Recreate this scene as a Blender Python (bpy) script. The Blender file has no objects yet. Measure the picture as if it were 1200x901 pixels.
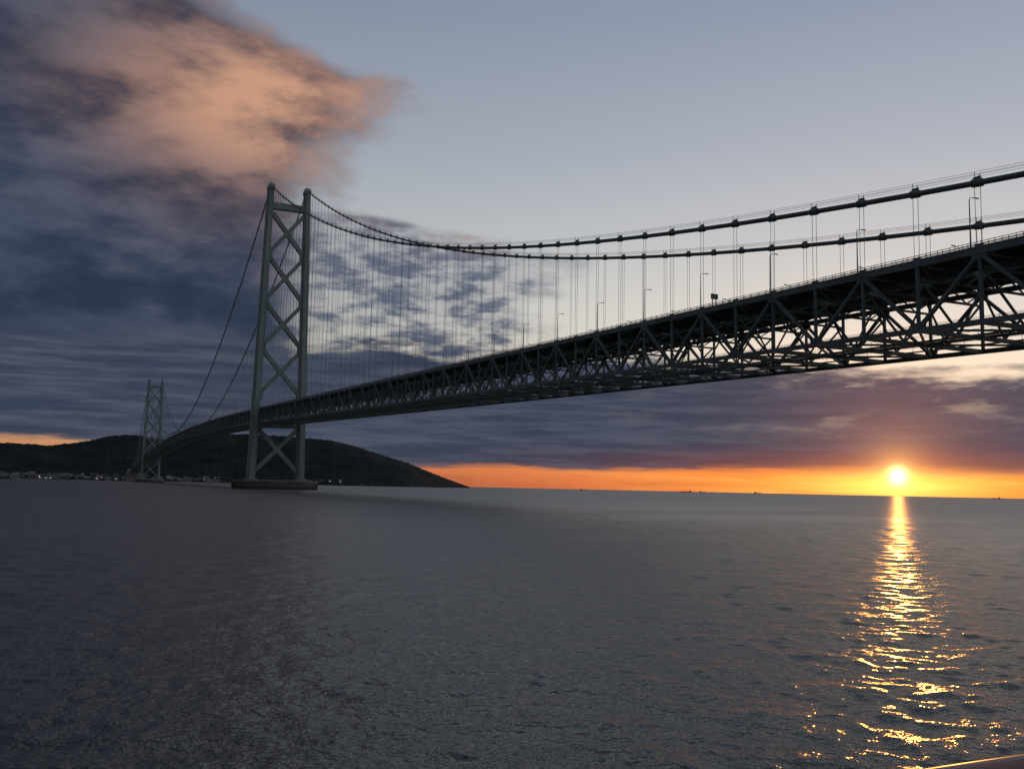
import bpy, math, random
import numpy as np
random.seed(4); rng=np.random.default_rng(4)
scene=bpy.context.scene
scene.view_settings.view_transform='Standard'; scene.view_settings.look='None'; scene.view_settings.exposure=0
COL=scene.collection

def lin(r,g,b):
    def f(c):
        c/=255.; return c/12.92 if c<=.04045 else ((c+.055)/1.055)**2.4
    return (f(r),f(g),f(b),1.)

# ---------------------------------------------------------------- node helper
class NT:
    def __init__(s,tree): s.t=tree; s.n=tree.nodes; s.l=tree.links
    def setin(s,node,i,v):
        if isinstance(v,S): s.l.new(v.s,node.inputs[i])
        else:
            if isinstance(v,(tuple,list)) and node.inputs[i].type=='VECTOR': v=tuple(v)[:3]
            node.inputs[i].default_value=v
    def math(s,op,a,b=None,c=None,clamp=False):
        m=s.n.new('ShaderNodeMath'); m.operation=op; m.use_clamp=clamp
        s.setin(m,0,a)
        if b is not None: s.setin(m,1,b)
        if c is not None: s.setin(m,2,c)
        return S(s,m.outputs[0])
    def vec(s,x,y,z):
        m=s.n.new('ShaderNodeCombineXYZ'); s.setin(m,0,x); s.setin(m,1,y); s.setin(m,2,z); return S(s,m.outputs[0])
    def sep(s,v):
        m=s.n.new('ShaderNodeSeparateXYZ'); s.setin(m,0,v); return [S(s,o) for o in m.outputs]
    def vm(s,op,a,b=None,scale=None,out=0):
        m=s.n.new('ShaderNodeVectorMath'); m.operation=op; s.setin(m,0,a)
        if b is not None: s.setin(m,1,b)
        if scale is not None: s.setin(m,3,scale)
        return S(s,m.outputs[out])
    def ss(s,lo,hi,x,a=0.,b=1.):
        m=s.n.new('ShaderNodeMapRange'); m.interpolation_type='SMOOTHSTEP'
        s.setin(m,0,x); s.setin(m,1,lo); s.setin(m,2,hi); s.setin(m,3,a); s.setin(m,4,b)
        return S(s,m.outputs[0])
    def noise(s,v,scale=1.,detail=4.,rough=.5,dist=0.,col=False):
        m=s.n.new('ShaderNodeTexNoise'); s.setin(m,'Vector',v); s.setin(m,'Scale',scale)
        s.setin(m,'Detail',detail); s.setin(m,'Roughness',rough); s.setin(m,'Distortion',dist)
        return S(s,m.outputs[1 if col else 0])
    def ramp(s,x,stops,interp='LINEAR'):
        m=s.n.new('ShaderNodeValToRGB'); cr=m.color_ramp; cr.interpolation=interp
        while len(cr.elements)<len(stops): cr.elements.new(0.5)
        for e,(p,c) in zip(cr.elements,stops):
            e.position=p
        for e,(p,c) in zip(cr.elements,stops):
            e.color=c if isinstance(c,tuple) else (c,c,c,1)
        s.setin(m,0,x); return S(s,m.outputs[0])
    def mix(s,f,a,b):
        m=s.n.new('ShaderNodeMix'); m.data_type='RGBA'; m.clamp_factor=True
        s.setin(m,0,f); s.setin(m,6,a); s.setin(m,7,b); return S(s,m.outputs[2])
class S:
    def __init__(s,nt,sock): s.nt=nt; s.s=sock
    def __add__(s,o): return s.nt.math('ADD',s,o)
    __radd__=__add__
    def __mul__(s,o): return s.nt.math('MULTIPLY',s,o)
    __rmul__=__mul__
    def __sub__(s,o): return s.nt.math('SUBTRACT',s,o)
    def __rsub__(s,o): return s.nt.math('SUBTRACT',o,s)
    def __truediv__(s,o): return s.nt.math('DIVIDE',s,o)

# ---------------------------------------------------------------- camera
PSI,PIT,ROL=0.42357,0.11029,0.02116
CAM=np.array([-164.154,-912.375,6.2])
fw=np.array([math.sin(PSI)*math.cos(PIT),math.cos(PSI)*math.cos(PIT),math.sin(PIT)])
rt=np.array([math.cos(PSI),-math.sin(PSI),0.]); up=np.cross(rt,fw)
R2=rt*math.cos(ROL)+up*math.sin(ROL); U2=-rt*math.sin(ROL)+up*math.cos(ROL)
from mathutils import Matrix
cd=bpy.data.cameras.new("camera"); cam=bpy.data.objects.new("camera",cd); COL.objects.link(cam)
M=Matrix(((R2[0],U2[0],-fw[0],CAM[0]),(R2[1],U2[1],-fw[1],CAM[1]),(R2[2],U2[2],-fw[2],CAM[2]),(0,0,0,1)))
cam.matrix_world=M
cd.sensor_width=36; cd.lens=36*1091.24/1200; cd.clip_start=.1; cd.clip_end=120000
scene.camera=cam

SUN_AZ,SUN_EL=46.79,1.10
sa,se=math.radians(SUN_AZ),math.radians(SUN_EL)
sdir=(math.sin(sa)*math.cos(se),math.cos(sa)*math.cos(se),math.sin(se))

# ---------------------------------------------------------------- sky
w=bpy.data.worlds.new("World"); scene.world=w; w.use_nodes=True
nt=w.node_tree; nt.nodes.clear(); N=NT(nt)
tc=nt.nodes.new('ShaderNodeTexCoord')
D=N.vm('NORMALIZE',S(N,tc.outputs['Generated']))
x,y,z=N.sep(D)
e=N.math('ARCSINE',z)*57.29578
a=N.math('ARCTAN2',x,y)*57.29578
e1=N.math('MULTIPLY',e,1/40.,clamp=True)
base=N.ramp(e1,[(0,lin(172,90,74)),(1.2/40,lin(206,120,86)),(3/40,lin(232,190,146)),(6/40,lin(230,220,200)),(10/40,lin(211,211,207)),
    (14/40,lin(194,198,201)),(20/40,lin(168,176,189)),(28/40,lin(141,152,173)),(1,lin(136,147,167))])
azf=N.ss(-60,55,a,.60,1.04)
base=N.vm('MULTIPLY',base,N.vec(azf,azf,azf))
def gauss(v,c,wd):
    t=(v-c)/wd; return N.math('EXPONENT',(t*t)*-1.)
g=gauss(a,SUN_AZ,17.)*(1-N.ss(1.4,4.0,e))
nb2=N.noise(N.vec(x,y,z*12.),9.,5,.62)
nb=N.noise(N.vec(x,y,z*5.),7.,5,.62)
orange=N.mix(N.ss(.38,.62,nb2),lin(228,106,58),lin(252,168,84))
base=N.mix(g*.9,base,orange)
# ---- left cloud mass
Dn=N.vec(x,y,z*1.7)
n1=N.noise(Dn,5.,5,.52,0.)
n1b=N.noise(N.vec(x+3.1,y-1.7,z*2.5),8.,6,.58,0.)
edge=N.ramp(e1,[(0,.28+.6),(7/40,.30+.6),(8/40,.27+.6),(14/40,.265+.6*1),(15.3/40,.22+.6),(16.3/40,.12+.6),(18/40,.12+.6),(21/40,.145+.6),(23.8/40,.150+.6),(25.2/40,.10+.6),(27/40,.05+.6),(32/40,.03+.6),(1,.60)])
# ramp value = (azimuth+60)/100
edge=N.vm('LENGTH',N.vm('MULTIPLY',edge,(1,0,0)),out=1)*100.-60.
q=(edge-a)/2.4+(n1-.5)*6.+(n1b-.5)*4.
le=N.ss(-1,8,a,2.15,1.25)
lw=N.ss(30,44,a,.25,.6)
lowcut=N.ss(0.,1.,((e-le)+(nb2-.5)*1.3)/(lw*2.)+.5)
M1=N.ss(-.9,1.2,q)*N.ss(-130,-80,a)*lowcut
zone=N.ss(9,13,a)*N.ss(6.5,8.5,e)*(1-N.ss(15,18,e))
n2=N.noise(N.vec(x,y,z*3.2),24.,4,.6,0.)
dens=N.ss(.36,.64,n2+(n1-.5)*.5)
M1=M1*(1-zone*(1-dens)*.7)
ccol=N.mix(N.ss(.35,.68,n1b),lin(44,54,75),lin(76,85,104))
ccol=N.mix(zone*.8,ccol,lin(104,112,130))
pz=gauss(a,9.,8.5)*gauss(e,22.,4.4)
ccol=N.mix(pz*N.ss(.35,.60,n1*.35+n1b*.65)*1.15,ccol,lin(202,154,128))
pz2=gauss(a,9.,7.)*gauss(e,13.,3.5)*N.ss(.48,.68,n1b)
ccol=N.mix(pz2*.5,ccol,lin(126,110,114))
pz3=gauss(a,22.,3.)*gauss(e,15.2,.9)
ccol=N.mix(pz3*.6,ccol,lin(176,152,146))
low=1-N.ss(4,12,e)
ccol=N.mix(low*.6,ccol,lin(48,58,78))
# ---- horizon bank
ue=N.ss(30,52,a,8.2,6.4)
M2=lowcut*(1-N.ss(-.7,.7,(e-ue)+(nb-.5)*5.))
bcol=N.mix(N.ss(.38,.66,nb2),lin(56,65,84),lin(80,85,101))
bcol=N.mix(N.ss(30,50,a)*.55,bcol,lin(86,82,94))
# thinner, sunlit parts of the broken bank towards the sun side
bcol=N.mix(N.ss(.50,.64,nb)*.6*N.ss(28,45,a)*N.ss(2.5,5.5,e),bcol,lin(176,156,138))
bcol=N.mix((1-N.ss(1.2,3.2,e))*gauss(a,SUN_AZ,15.)*.7,bcol,lin(152,80,62))
lowstreak=gauss(e,.45,.28)*N.ss(.47,.6,nb2)*.55
base=N.mix(lowstreak,base,lin(140,74,62))
cloud=N.mix(M2,ccol,bcol)
Mc=N.math('MAXIMUM',M1,M2)
# ---- sun disc and aureole
dot=N.vm('DOT_PRODUCT',D,sdir,out=1)
dd=N.math('ARCCOSINE',N.math('MINIMUM',dot,.9999999))*57.29578
t2=dd/.44
disc=N.math('EXPONENT',t2*t2*-1.)*3.2
h1=N.math('EXPONENT',dd*-1.25)*1.6+gauss(a,SUN_AZ,5.0)*gauss(e,.5,.8)*.95; h2=N.math('EXPONENT',dd*-.30)*.36
sunc=N.vm('ADD',N.vm('MULTIPLY',N.vec(disc,disc,disc),(1,.74,.34)),N.vm('ADD',N.vm('MULTIPLY',N.vec(h1,h1,h1),(1,.48,.10)),N.vm('MULTIPLY',N.vec(h2,h2,h2),(1,.26,.05))))
above=N.ss(-.05,.02,e)
sunc=N.vm('MULTIPLY',sunc,N.vec(above,above,above))
sky=nt.nodes.new('ShaderNodeTexSky'); sky.sky_type='NISHITA'; sky.sun_disc=False
sky.sun_elevation=se; sky.sun_rotation=sa
def bg(c,s):
    b=nt.nodes.new('ShaderNodeBackground'); N.setin(b,0,c); b.inputs[1].default_value=s; return b.outputs[0]
def addsh(a_,b_):
    m=nt.nodes.new('ShaderNodeAddShader'); nt.links.new(a_,m.inputs[0]); nt.links.new(b_,m.inputs[1]); return m.outputs[0]
clear=addsh(bg(S(N,sky.outputs[0]),.03),bg(base,.90))
mx=nt.nodes.new('ShaderNodeMixShader'); nt.links.new(Mc.s,mx.inputs[0]); nt.links.new(clear,mx.inputs[1]); nt.links.new(bg(cloud,1.),mx.inputs[2])
out=nt.nodes.new('ShaderNodeOutputWorld'); nt.links.new(addsh(mx.outputs[0],bg(sunc,1.)),out.inputs[0])
w.cycles.sampling_method='NONE'

sl=bpy.data.lights.new("sun","SUN"); sl.energy=.21; sl.angle=math.radians(.5); sl.color=(1,.37,.07)
so=bpy.data.objects.new("sun",sl); COL.objects.link(so)
from mathutils import Vector
so.rotation_euler=Vector(sdir).to_track_quat('Z','Y').to_euler(); so.location=(300,-300,400)

# ---------------------------------------------------------------- materials
def mat(name,c1,c2=None,scale=.3,rough=.6,metal=0.,spec=.5,streak=1.,bump=0.):
    m=bpy.data.materials.new(name); m.use_nodes=True; t=m.node_tree; n=NT(t)
    b=t.nodes['Principled BSDF']; b.inputs['Roughness'].default_value=rough; b.inputs['Metallic'].default_value=metal
    b.inputs['Specular IOR Level'].default_value=spec
    c1=tuple(c1)+(1,); c2=tuple(c2 or [v*.7 for v in c1[:3]])+(1,)
    g=t.nodes.new('ShaderNodeNewGeometry'); P=S(n,g.outputs['Position'])
    nz=n.noise(n.vm('MULTIPLY',P,(1,1,streak)),scale,4,.6)
    t.links.new(n.mix(n.ss(.35,.65,nz),c1,c2).s,b.inputs['Base Color'])
    if bump:
        bb=t.nodes.new('ShaderNodeBump'); bb.inputs['Distance'].default_value=bump
        n.setin(bb,'Height',n.noise(P,scale*6,4,.6)); t.links.new(bb.outputs[0],b.inputs['Normal'])
    return m
M_tower=mat("tower_paint",(.20,.255,.235),(.13,.175,.16),.12,.5,streak=.15)
M_steel=mat("truss_paint",(.145,.18,.165),(.095,.12,.112),.2,.55)
M_cable=mat("cable_paint",(.12,.15,.14),None,.3,.5)
M_rope=mat("hanger_rope",(.15,.18,.17),None,.3,.5)
M_asph=mat("asphalt",(.05,.05,.052),None,.5,.9)
M_conc=mat("concrete",(.22,.20,.18),(.13,.12,.11),.15,.85,streak=.4,bump=.05)
M_dark=mat("fender_steel",(.06,.055,.05),None,.3,.7)
M_hill=mat("forest_hill",(.022,.03,.026),(.012,.018,.016),.008,.95,spec=.05)
M_wall=mat("town_wall",(.20,.20,.20),(.07,.07,.075),.01,.8)
M_hull=mat("ship_hull",(.08,.05,.05),None,.05,.6)
M_house=mat("ship_house",(.35,.35,.34),None,.05,.6)
M_sign=mat("sign_panel",(.05,.12,.08),None,.5,.5)
M_red=mat("rail_paint",(.20,.06,.035),(.12,.04,.03),6,.3)
def emis(name,c,s):
    m=bpy.data.materials.new(name); m.use_nodes=True; b=m.node_tree.nodes['Principled BSDF']
    b.inputs['Base Color'].default_value=c+(1,); b.inputs['Emission Color'].default_value=c+(1,); b.inputs['Emission Strength'].default_value=s; m.cycles.emission_sampling='NONE'; return m
M_lit=emis("town_light",(1,.85,.6),1.8)

# ---------------------------------------------------------------- mesh builder
class MB:
    def __init__(s): s.v=[]; s.f=[]; s.n=0
    def add(s,v,f):
        s.v.extend([tuple(map(float,p)) for p in v]); s.f.extend([tuple(i+s.n for i in q) for q in f]); s.n+=len(v)
    def beam(s,p0,p1,w,h,upv=(0,0,1)):
        p0=np.array(p0,float);p1=np.array(p1,float);d=p1-p0;L=np.linalg.norm(d)
        if L<1e-6:return
        d/=L; u=np.array(upv,float)
        sd=np.cross(d,u)
        if np.linalg.norm(sd)<1e-4: sd=np.cross(d,np.array([0,1.,0]))
        sd/=np.linalg.norm(sd); uu=np.cross(sd,d)
        a=sd*w/2;b=uu*h/2
        s.add([p0-a-b,p0+a-b,p0+a+b,p0-a+b,p1-a-b,p1+a-b,p1+a+b,p1-a+b],
              [(0,3,2,1),(4,5,6,7),(0,1,5,4),(1,2,6,5),(2,3,7,6),(3,0,4,7)])
    def box(s,c,sz):
        c=np.array(c,float); s.beam(c-np.array([0,0,sz[2]/2]),c+np.array([0,0,sz[2]/2]),sz[0],sz[1],(0,1,0))
    def tube(s,pts,r,n=8,cap=True):
        pts=[np.array(p,float) for p in pts]; rings=[]
        for i,p in enumerate(pts):
            d=pts[min(i+1,len(pts)-1)]-pts[max(i-1,0)]; d/=np.linalg.norm(d)
            ref=np.array([0,0,1.]) if abs(d[2])<.95 else np.array([1.,0,0])
            sd=np.cross(d,ref); sd/=np.linalg.norm(sd); uu=np.cross(sd,d)
            rr=r[i] if isinstance(r,(list,np.ndarray)) else r
            rings.append([p+rr*(sd*math.cos(t)+uu*math.sin(t)) for t in np.arange(n)*2*math.pi/n])
        v=[q for k in rings for q in k]; f=[]
        for i in range(len(pts)-1):
            for j in range(n):
                k=(j+1)%n; f.append((i*n+j,i*n+k,(i+1)*n+k,(i+1)*n+j))
        if cap: f.append(tuple(range(n))[::-1]); f.append(tuple((len(pts)-1)*n+j for j in range(n)))
        s.add(v,f)
    def loft(s,profs):
        n=len(profs[0]); v=[q for k in profs for q in k]; f=[]
        for i in range(len(profs)-1):
            for j in range(n):
                k=(j+1)%n; f.append((i*n+j,i*n+k,(i+1)*n+k,(i+1)*n+j))
        f.append(tuple(range(n))[::-1]); f.append(tuple((len(profs)-1)*n+j for j in range(n)))
        s.add(v,f)
    def obj(s,name,m,parent=None,smooth=False):
        me=bpy.data.meshes.new(name); me.from_pydata(s.v,[],s.f); me.update(); me.materials.append(m)
        if smooth: me.polygons.foreach_set('use_smooth',[True]*len(me.polygons))
        o=bpy.data.objects.new(name,me); COL.objects.link(o)
        if parent: o.parent=parent
        return o
def empty(name,loc=(0,0,0)):
    o=bpy.data.objects.new(name,None); COL.objects.link(o); o.location=loc; return o

# ---------------------------------------------------------------- bridge
bridge=empty("suspension_bridge")
LM=1988.0; PN=14.2
def deckz(Y):
    if Y<=0: return 77.10+.03256*Y+8.44e-7*Y*Y
    if Y>=LM: return deckz(LM-Y)
    return 77.10+.03256*Y-.03256/LM*Y*Y
def cabz(Y):
    if Y<=0: return 297+.45746*Y+2.0684e-4*Y*Y
    if Y>=LM: return cabz(LM-Y)
    t=Y/LM; return 297-4*200*t*(1-t)
XC=17.75; TD=13.75
K0,K1=-67,207
def tower(Y0,name):
    t=MB(); prof=[(-.5,-.32),(-.32,-.32),(-.32,-.5),(.32,-.5),(.32,-.32),(.5,-.32),(.5,.32),(.32,.32),(.32,.5),(-.32,.5),(-.32,.32),(-.5,.32)]
    def cx(zz): return 23.25+(17.75-23.25)*(zz-10)/(287.)
    for sgn in (-1,1):
        P=[]
        for zz in np.linspace(9.5,293,9):
            k=(zz-10)/287; wx=7.4+(6.0-7.4)*k; wy=14.8+(10.-14.8)*k
            P.append([(sgn*cx(zz)+px*wx,Y0+py*wy,zz) for px,py in prof])
        t.loft(P)
        for zz in np.arange(20,290,9.6):
            k=(zz-10)/287; wx=7.4+(6.0-7.4)*k+.14; wy=14.8+(10.-14.8)*k+.14
            t.loft([[(sgn*cx(zz+dz)+px*wx,Y0+py*wy,zz+dz) for px,py in prof] for dz in (-.14,.14)])
        X=sgn*17.75
        t.loft([[(X-3.2,Y0-5.2,292.8),(X+3.2,Y0-5.2,292.8),(X+3.2,Y0+5.2,292.8),(X-3.2,Y0+5.2,292.8)],
                [(X-3.2,Y0-5.2,296),(X+3.2,Y0-5.2,296),(X+3.2,Y0+5.2,296),(X-3.2,Y0+5.2,296)],
                [(X-2.2,Y0-2.6,299),(X+2.2,Y0-2.6,299),(X+2.2,Y0+2.6,299),(X-2.2,Y0+2.6,299)]])
        t.beam((X,Y0,299),(X,Y0,303),.3,.3)
        t.box((sgn*23.25,Y0,9.),(10,18,2.4))
    zs=[272.5,228,182,136,89]
    br=MB()
    def xin(zz): return cx(zz)-3.0
    for i in range(4):
        a0,a1=zs[i]-.6,zs[i+1]+.6
        br.beam((-xin(a0),Y0,a0-2),(xin(a1),Y0,a1+2),4.6,3.9,(0,0,1))
        br.beam((xin(a0),Y0,a0-2),(-xin(a1),Y0,a1+2),4.4,3.7,(0,0,1))
        zm=(a0+a1)/2; br.box((0,Y0,zm),(6.2,4.8,6.4))
        for sg in (-1,1):
            br.box((sg*(xin(zs[i+1])-.8),Y0,zs[i+1]),(3.2,4.8,7.5))
    a0,a1=60,15
    br.beam((-xin(a0),Y0,a0-2),(xin(a1),Y0,a1+2),4.6,3.9); br.beam((xin(a0),Y0,a0-2),(-xin(a1),Y0,a1+2),4.4,3.7)
    br.box((0,Y0,37.5),(6.2,4.8,6.4))
    br.beam((-xin(276),Y0,277),(xin(276),Y0,277),5.2,6.4)
    br.beam((-xin(60),Y0,60.2),(xin(60),Y0,60.2),4.5,3.6)
    t.obj(name,M_tower,bridge); br.obj(name+"_bracing",M_tower,bridge)
    p=MB(); C=lambda r,zz,n=64:[(r*math.cos(q)*1.0,Y0+r*math.sin(q),zz) for q in np.arange(n)*2*math.pi/n]
    p.loft([C(39,-6),C(39,6.6),C(41,6.9),C(41,7.7),C(40.6,7.8)])
    p.box((0,Y0,8.3),(62,26,1.2))
    p.obj(name+"_pier",M_conc,bridge)
    f=MB(); f.loft([C(39.6,.2),C(39.6,2.6)])
    for q in np.arange(96)*2*math.pi/96:
        f.beam((39.9*math.cos(q),Y0+39.9*math.sin(q),-1),(39.9*math.cos(q),Y0+39.9*math.sin(q),5.5),.5,.5)
        f.beam((40.5*math.cos(q),Y0+40.5*math.sin(q),7.7),(40.5*math.cos(q),Y0+40.5*math.sin(q),9.),.1,.1)
    f.tube([(40.5*math.cos(q),Y0+40.5*math.sin(q),9.) for q in np.linspace(0,2*math.pi,65)],.06,4)
    f.obj(name+"_fender",M_dark,bridge)
tower(0,"near_tower"); tower(LM,"far_tower")

cb=MB(); rp=MB(); hg=MB()
for X in (-XC,XC):
    Ysx=[k*PN for k in range(K0,K1+1)]
    cb.tube([(X,Y,cabz(Y)) for Y in Ysx],.58,12)
    for k in range(K0,K1+1):
        Y=k*PN
        if k in (0,140): continue
        zc=cabz(Y); dz=(cabz(Y+.5)-cabz(Y-.5))
        cb.tube([(X,Y-.95,zc-dz*.95),(X,Y+.95,zc+dz*.95)],.82,12)
        cb.box((X,Y,zc+.95),(.35,1.5,.5))
        for sx in (-.55,.55): rp.beam((X+sx,Y,zc+.3),(X+sx*1.25,Y,zc+2.0),.09,.09)
        zd=deckz(Y)
        if zc-zd>1.0:
            for sy in (-.62,.62):
                hg.tube([(X,Y+sy,zc+sy*dz-.4),(X,Y+sy,zd-.3)],.055,5,False)
            hg.box((X,Y,zd+.35),(.5,1.7,.9))
            if zc-zd>60:
                hg.box((X,Y,zd+(zc-zd)*.5),(.18,1.5,.18))
    for sx in (-.69,.69):
        rp.tube([(X+sx,k*PN,cabz(k*PN)+1.95) for k in range(K0,K1+1)],.035,4)
        rp.tube([(X+sx*.95,k*PN,cabz(k*PN)+1.35) for k in range(K0,K1+1)],.03,4)
cb.obj("main_cables",M_cable,bridge,True); rp.obj("cable_handrails",M_rope,bridge); hg.obj("hanger_ropes",M_rope,bridge)

ch=MB(); wb=MB(); fl=MB(); slab=MB(); rail=MB(); wk=MB()
for k in range(K0,K1):
    Y,Y2=k*PN,(k+1)*PN; z0,z1=deckz(Y),deckz(Y2); b0,b1=z0-TD,z1-TD
    for X in (-XC,XC):
        ch.beam((X,Y,z0-.55),(X,Y2,z1-.55),.85,1.1); ch.beam((X,Y,b0),(X,Y2,b1),.85,1.0)
        wb.beam((X,Y,b0+.5),(X,Y,z0-1.1),.6,.55,(0,1,0))
        if k%2: wb.beam((X,Y,b0+.3),(X,Y2,z1-1.0),.62,.75,(1,0,0))
        else: wb.beam((X,Y,z0-1.0),(X,Y2,b1+.3),.62,.75,(1,0,0))
        if k%2: wb.box((X,Y,b0+.6),(.66,3.0,1.7))
        else: wb.box((X,Y,z0-1.2),(.66,3.0,1.7))
    fl.beam((-XC+.4,Y,b0-.05),(XC-.4,Y,b0-.05),.5,.9)
    fl.beam((-XC+.4,Y,z0-.5),(XC-.4,Y,z0-.5),.5,.8)
    fl.beam((-XC+.4,Y,z0-3.4),(XC-.4,Y,z0-3.4),.4,.5)
    xs=np.linspace(-XC+.5,XC-.5,9)
    for i in range(8):
        zA,zB=(z0-3.3,z0-.8) if i%2 else (z0-.8,z0-3.3)
        fl.beam((xs[i],Y,zA),(xs[i+1],Y,zB),.28,.28,(0,1,0))
    for s_ in (-1,1):
        fl.beam((s_*(XC-.5),Y,z0-3.4),(s_*6.5,Y,b0+.3),.4,.4,(0,1,0))
        fl.beam((s_*6.5,Y,b0+.3),(0,Y,z0-3.5),.35,.35,(0,1,0))
    if k%2:
        fl.beam((-XC,Y,b0),(0,Y2,b1),.42,.42); fl.beam((XC,Y,b0),(0,Y2,b1),.42,.42)
    else:
        fl.beam((0,Y,b0),(-XC,Y2,b1),.42,.42); fl.beam((0,Y,b0),(XC,Y2,b1),.42,.42)
    for X in (-14.2,-11.2,-8.2,-5.2,-2.2,2.2,5.2,8.2,11.2,14.2):
        fl.beam((X,Y,z0+.15),(X,Y2,z1+.15),.3,.7)
    for X0,X1 in ((-15.2,-1.8),(1.8,15.2)):
        slab.beam(((X0+X1)/2,Y,z0+.72),((X0+X1)/2,Y2,z1+.72),X1-X0,.4)
    slab.beam((-16.6,Y,z0+.5),(-16.6,Y2,z1+.5),1.2,.12); slab.beam((16.6,Y,z0+.5),(16.6,Y2,z1+.5),1.2,.12)
    for X,wd in ((-12.5,1.4),(0,2.4),(12.5,1.4)):
        wk.beam((X,Y,b0+.75),(X,Y2,b1+.75),wd,.15)
        for sx in (-.5,.5): wk.beam((X+sx*wd,Y,b0+1.9),(X+sx*wd,Y2,b1+1.9),.07,.07)
        wk.beam((X-wd/2,Y,b0+.7),(X-wd/2,Y,b0+1.9),.07,.07)
    wk.tube([(6.3,Y,b0+1.2),(6.3,Y2,b1+1.2)],.35,8,False)
    for X in (-17.3,-15.35,-1.6,1.6,15.35,17.3):
        hgt=1.35 if abs(X)>16 else 1.0
        zb=.0 if abs(X)>16 else .9
        for q in (1.,.62,.28): rail.beam((X,Y,z0+zb+hgt*q),(X,Y2,z1+zb+hgt*q),.08,.09)
        for i in range(5):
            t=i/5; zz=z0+(z1-z0)*t+zb-.1; rail.beam((X,Y+PN*t,zz),(X,Y+PN*t,zz+hgt+.1),.09,.09)
ch.obj("truss_chords",M_steel,bridge); wb.obj("truss_webs",M_steel,bridge); fl.obj("floor_frames",M_steel,bridge)
slab.obj("roadway",M_asph,bridge); rail.obj("railings",M_steel,bridge); wk.obj("inspection_walkways",M_steel,bridge)
# painted lane lines on the two carriageways
M_white=mat("lane_paint",(.7,.7,.68),None,.5,.7); ln=MB()
for k in range(K0,K1):
    Y,Y2=k*PN,(k+1)*PN; z0,z1=deckz(Y)+.926,deckz(Y2)+.926
    for X in (-14.3,-2.7,2.7,14.3): ln.beam((X,Y,z0),(X,Y2,z1),.2,.008)
    for X in (-10.4,-6.6,6.6,10.4): ln.beam((X,Y+2,z0+(z1-z0)*2/PN),(X,Y+8,z0+(z1-z0)*8/PN),.16,.008)
ln.obj("lane_lines",M_white,bridge)
for Y,sg in ((-960,-1),(LM+960,1)):
    an=MB(); zt=deckz(-951)
    an.loft([[(-30,Y,-3),(30,Y,-3),(30,Y+sg*80,-3),(-30,Y+sg*80,-3)][::sg],[(-30,Y,zt-16),(30,Y,zt-16),(30,Y+sg*80,zt-16),(-30,Y+sg*80,zt-16)][::sg],
             [(-24,Y+sg*12,zt+1),(24,Y+sg*12,zt+1),(24,Y+sg*75,zt+1),(-24,Y+sg*75,zt+1)][::sg]])
    an.obj("anchorage",M_conc,bridge)

# street lamps
lm=MB()
lm.tube([(0,0,0),(0,0,9.6)],[.16,.09],8)
lm.tube([(0,0,9.6),(.15,0,10.05),(.5,0,10.25),(1.5,0,10.35)],[.09,.08,.07,.07],6)
lm.loft([[(1.3,-.16,10.28),(2.5,-.2,10.3),(2.5,.2,10.3),(1.3,.16,10.28)],[(1.3,-.16,10.42),(2.5,-.14,10.48),(2.5,.14,10.48),(1.3,.16,10.42)]])
lm.box((0,0,.25),(.5,.5,.5))
lme=bpy.data.meshes.new("street_lamp"); lme.from_pydata(lm.v,[],lm.f); lme.materials.append(M_rope)
for k in range(-66,206,2):
    Y=k*PN+3.6
    for sx in (-1,1):
        if abs(Y)<9 or abs(Y-LM)<9: continue
        o=bpy.data.objects.new("street_lamp",lme); COL.objects.link(o)
        o.location=(sx*15.6,Y,deckz(Y)+.5); o.rotation_euler=(0,0,0 if sx<0 else math.pi)
# road sign beside the carriageway
ts=empty("traffic_sign",(-15.9,-712,deckz(-712)+.5)); s=MB()
s.box((0,0,1.9),(.14,.14,3.8)); s.box((1.2,0,1.9),(.14,.14,3.8)); s.obj("posts",M_rope,ts)
s=MB(); s.box((.6,-.12,3.0),(2.3,.08,1.5)); s.box((.6,-.05,3.0),(2.1,.05,.12)); s.obj("panel",M_sign,ts)

# ---------------------------------------------------------------- sea (one sheet with real wave relief near the shore)
DA=.0042
az=np.concatenate([np.arange(-180,-100,4.),np.arange(-100,-12,1.2),np.arange(-12,62,math.degrees(DA)),np.arange(62,100,1.2),np.arange(100,180,4.)])
az=np.radians(az); na=len(az)
rr=[14.]
while rr[-1]<1400: rr.append(rr[-1]*(1+DA))
while rr[-1]<70000: rr.append(rr[-1]*1.06)
rr=np.array(rr); nr=len(rr)
RR,AA=np.meshgrid(rr,az,indexing='ij')
X=CAM[0]+RR*np.sin(AA); Y=CAM[1]+RR*np.cos(AA); Z=np.zeros_like(X)
col_sp=np.abs(np.gradient(az))[None,:]*RR; sp=np.maximum(col_sp,np.gradient(rr)[:,None])
NWV=150; lam=np.exp(np.linspace(math.log(.30),math.log(6.),NWV))*np.exp(rng.normal(0,.04,NWV))
th=math.radians(200)+rng.normal(0,math.radians(62),NWV)      # travel direction
ph=rng.uniform(0,2*math.pi,NWV); sl0=.18*math.sqrt(2/NWV)
for i in range(NWV):
    k=2*math.pi/lam[i]
    s_=sl0*(1.35 if lam[i]<1.3 else (.9 if lam[i]<2.6 else .42))
    att=np.clip((lam[i]/sp-2.3)/2.3,0,1)
    if att.max()<=0: continue
    act=np.where(att.max(axis=1)>0)[0]; m1=act.max()+1
    Z[:m1]+=att[:m1]*s_/k*np.sin(k*(X[:m1]*math.sin(th[i])+Y[:m1]*math.cos(th[i]))+ph[i])
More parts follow.
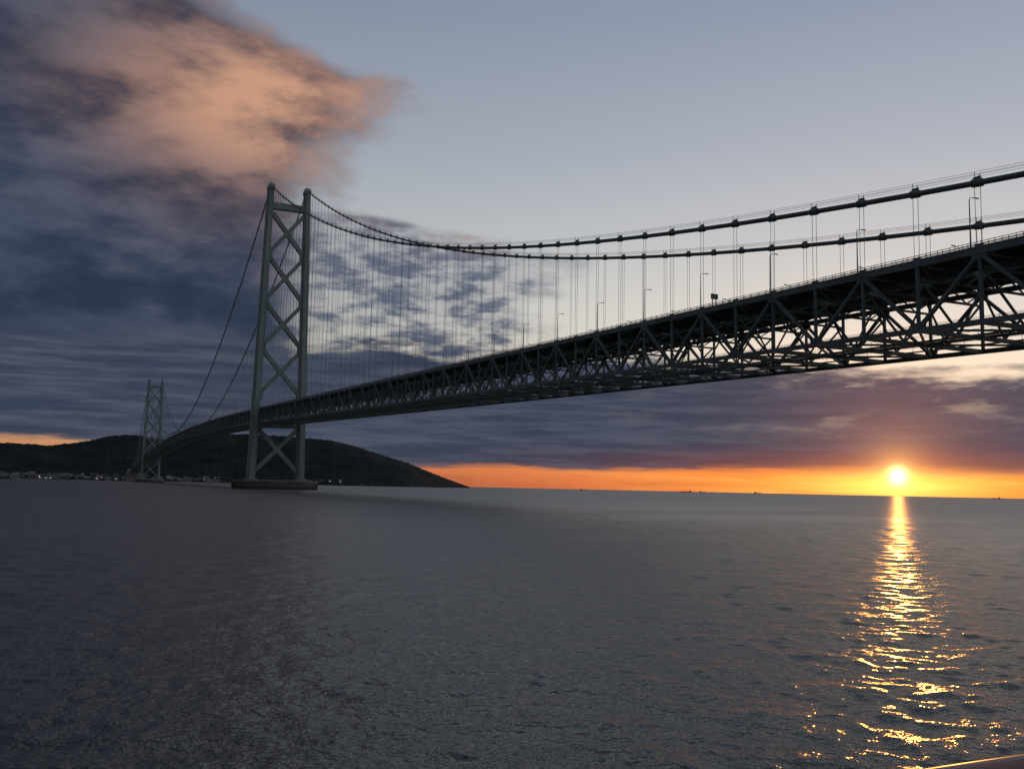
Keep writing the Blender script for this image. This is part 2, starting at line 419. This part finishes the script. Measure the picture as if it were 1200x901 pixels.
# gustier and calmer patches
pt=.5+.5*np.sin(X*.021+1.3*np.sin(Y*.006+.7))*np.sin(Y*.011+1.1*np.sin(X*.009))
Z*=.8+.35*pt
verts=np.stack([X,Y,Z],-1).reshape(-1,3)
verts=np.vstack([verts,[[CAM[0],CAM[1],0]]])
I,J=np.meshgrid(np.arange(nr-1),np.arange(na),indexing='ij'); J2=(J+1)%na
quads=np.stack([I*na+J,I*na+J2,(I+1)*na+J2,(I+1)*na+J],-1).reshape(-1,4)[:,::-1]
tris=np.array([[len(verts)-1,(j+1)%na,j] for j in range(na)])
me=bpy.data.meshes.new("sea"); nq,ntri=len(quads),len(tris)
me.vertices.add(len(verts)); me.vertices.foreach_set('co',verts.astype(np.float32).ravel())
me.loops.add(nq*4+ntri*3); me.loops.foreach_set('vertex_index',np.concatenate([quads.ravel(),tris.ravel()]).astype(np.int32))
me.polygons.add(nq+ntri)
me.polygons.foreach_set('loop_start',np.concatenate([np.arange(nq)*4,nq*4+np.arange(ntri)*3]).astype(np.int32))
me.update(calc_edges=True); me.validate()
me.polygons.foreach_set('use_smooth',[True]*len(me.polygons))
sea=bpy.data.objects.new("sea",me); COL.objects.link(sea)
m=bpy.data.materials.new("sea_water"); m.use_nodes=True; t=m.node_tree; n=NT(t); b=t.nodes['Principled BSDF']
b.inputs['Base Color'].default_value=(.045,.056,.050,1); b.inputs['IOR'].default_value=1.345
geo=t.nodes.new('ShaderNodeNewGeometry'); P=S(n,geo.outputs['Position'])
dist=n.vm('LENGTH',n.vm('SUBTRACT',P,(CAM[0],CAM[1],0.)),out=1)
ld=n.math('LOGARITHM',dist,10.)
streak=n.noise(n.vm('MULTIPLY',P,(.006,.02,1)),1.,3,.6)
rg=n.ss(1.3,3.0,ld,.16,.38)+(streak-.5)*.2*n.ss(1.6,2.4,ld)   # open water is rougher than the lee of the quay; wind slicks
n.setin(b,'Roughness',rg)
far=n.ss(1.8,2.4,ld)
def height(p):
    return n.noise(p,3.6,2,.65)*.10+n.noise(n.vm('MULTIPLY',p,(1,.7,1)),.5,2,.65)*far*.75
E=.02
h0=height(P); hx=height(n.vm('ADD',P,(E,0,0))); hy=height(n.vm('ADD',P,(0,E,0)))
fa=n.ss(1.3,2.6,ld,1.,.6)
sx=(h0-hx)*(1/E)*fa; sy=(h0-hy)*(1/E)*fa
nn=n.vm('NORMALIZE',n.vm('ADD',S(n,geo.outputs['Normal']),n.vec(sx,sy,0.))); t.links.new(nn.s,b.inputs['Normal'])
me.materials.append(m)

# ---------------------------------------------------------------- hills
def hillmesh(name,azs,els,az0,az1,rs,rr,re,mt,na=260,nr=26,rough=12.):
    v=[];f=[]
    A=np.linspace(az0,az1,na)
    def fb(u,s):
        r=0
        for o in range(6): r+=math.sin(u*s*2**o*1.37+o*2.1)*.55**o
        return r
    for i,az in enumerate(A):
        el=np.interp(az,azs,els); hr=math.tan(math.radians(max(el,0)))*rr
        en=min(1,hr/120.)
        for j in range(nr):
            tt=j/(nr-1); lo=rr-(rr-rs)*(.25+.75*en); r=lo+(re-lo)*tt
            k=(rr-lo)/(re-lo)
            s=tt/k if tt<k else 1-(tt-k)/(1-k)
            s=max(0,s); sh=math.sin(s*math.pi/2)**1.2
            nz=(fb(az,.9+j*.02)+fb(j*1.3+az*.3,.5))*rough*.35*en*sh*(1 if abs(tt-k)>.08 else .3)
            nz+=rng.normal()*2.0*en*(s>.1)
            q=math.radians(az); v.append((CAM[0]+r*math.sin(q),CAM[1]+r*math.cos(q),-1+(hr+7)*sh+nz*(s<1.01)))
    for i in range(na-1):
        for j in range(nr-1):
            p=i*nr+j; f.append((p,p+nr,p+nr+1,p+1))
    me=bpy.data.meshes.new(name); me.from_pydata(v,[],f); me.materials.append(mt)
    me.polygons.foreach_set('use_smooth',[True]*len(me.polygons))
    o=bpy.data.objects.new(name,me); COL.objects.link(o)
hillmesh("island_hills",[-60,-30,-10,-4.4,-2,0,1.05,2.5,4,6.6,9,12.2,13.4,15,16.5,18.1,20,21.7],[.9,1.4,1.85,1.8,1.75,2.1,2.41,2.5,2.3,2.78,2.8,2.67,2.6,2.24,1.8,1.33,.6,.03],-60,21.8,3950,5200,7500,M_hill,700,28)

# town on the far shore
tw=MB(); li=MB()
for i in range(260):
    az=random.choice([random.uniform(-6,0),random.uniform(0,7),random.uniform(0,14)]); r=random.uniform(3960,4120); q=math.radians(az)
    X,Y=CAM[0]+r*math.sin(q),CAM[1]+r*math.cos(q); wd=random.uniform(8,26); h=random.choice([4,5,6,7,9,12]); zb=2+(r-3950)*.10
    tw.box((X,Y,zb+h/2-3),(wd,random.uniform(8,14),h+6))
    tw.loft([[(X-wd/2,Y-5,zb+h),(X+wd/2,Y-5,zb+h),(X+wd/2,Y+5,zb+h),(X-wd/2,Y+5,zb+h)],[(X-wd/2,Y-.2,zb+h+2.5),(X+wd/2,Y-.2,zb+h+2.5),(X+wd/2,Y+.2,zb+h+2.5),(X-wd/2,Y+.2,zb+h+2.5)]])
    if random.random()<.2: li.box((X,Y-8.5,zb+random.uniform(1,h)),(2.0,.5,1.6))
tw.box((CAM[0]+3900*math.sin(math.radians(3)),CAM[1]+3900*math.cos(math.radians(3)),1),(900,50,4))
te=empty("shore_town"); tw.obj("houses",M_wall,te); li.obj("lit_windows",M_lit,te)

# ships
def ship(az,r,L,rot,kind):
    q=math.radians(az); o=empty("cargo_ship",(CAM[0]+r*math.sin(q),CAM[1]+r*math.cos(q),0)); o.rotation_euler=(0,0,rot)
    hB=L*.16; s=MB()
    def sec(z,k):
        return [(-L/2*k,-hB/2*k,z),(L*.3,-hB/2,z),(L*.44,-hB*.3,z),(L/2*k+ (z*.25),0,z),(L*.44,hB*.3,z),(L*.3,hB/2,z),(-L/2*k,hB/2*k,z)]
    s.loft([sec(-1,.94),sec(L*.02,.97),sec(L*.055,1.)])
    s.loft([[(L*.4,-hB*.3,L*.055),(L*.52,0,L*.055),(L*.4,hB*.3,L*.055)],[(L*.4,-hB*.3,L*.08),(L*.54,0,L*.085),(L*.4,hB*.3,L*.08)]])
    s.obj("hull",M_hull,o)
    s=MB(); s.box((-L*.36,0,L*.10),(L*.14,hB*.8,L*.10)); s.box((-L*.345,0,L*.165),(L*.09,hB*.9,L*.03)); s.box((-L*.42,0,L*.18),(L*.035,hB*.3,L*.08))
    s.obj("deckhouse",M_house,o)
    s=MB(); s.beam((-L*.34,0,L*.18),(-L*.34,0,L*.27),L*.01,L*.01)
    for X in ((.05,.28) if kind else (.28,)):
        s.beam((X*L,0,L*.05),(X*L,0,L*.24),L*.014,L*.014); s.beam((X*L,0,L*.1),(X*L-L*.13,0,L*.2),L*.01,L*.01)
    s.box((L*.02,0,L*.06),(L*.5,hB*.6,L*.025))
    s.obj("masts",M_hull,o)
ship(28.72,5200,42,.3,0); ship(34.9,6200,75,2.6,1); ship(35.9,7000,60,.1,1); ship(51.7,6500,60,2.9,0); ship(15.5,3500,40,.1,0); ship(39.1,9000,90,.1,1)

# ---------------------------------------------------------------- promenade & handrail
cx,cy,cz=CAM
zf=cz-1.55
pr=empty("promenade")
s=MB(); s.loft([[(-900,-1400,-4),(900,-1400,-4),(900,cy+1.25,-4),(-900,cy+1.25,-4)],[(-900,-1400,zf-.15),(900,-1400,zf-.15),(900,cy+1.2,zf-.15),(-900,cy+1.2,zf-.15)]])
s.box((0,cy+.95,zf-.02),(1800,.4,.3)); s.obj("quay_wall",M_conc,pr)
hr=empty("handrail"); s=MB()
s.tube([(xx,cy+1.04,cz-.425) for xx in np.linspace(cx-14,cx+14,9)],.027,16)
for zz in (.75,1.05,1.35): s.tube([(cx-14,cy+1.04,cz-zz),(cx+14,cy+1.04,cz-zz)],.014,8)
for i in range(-7,8): s.tube([(cx+.1+i*2,cy+1.04,zf+.1),(cx+.1+i*2,cy+1.04,cz-.43)],.024,10)
s.obj("rails",M_red,hr,True)
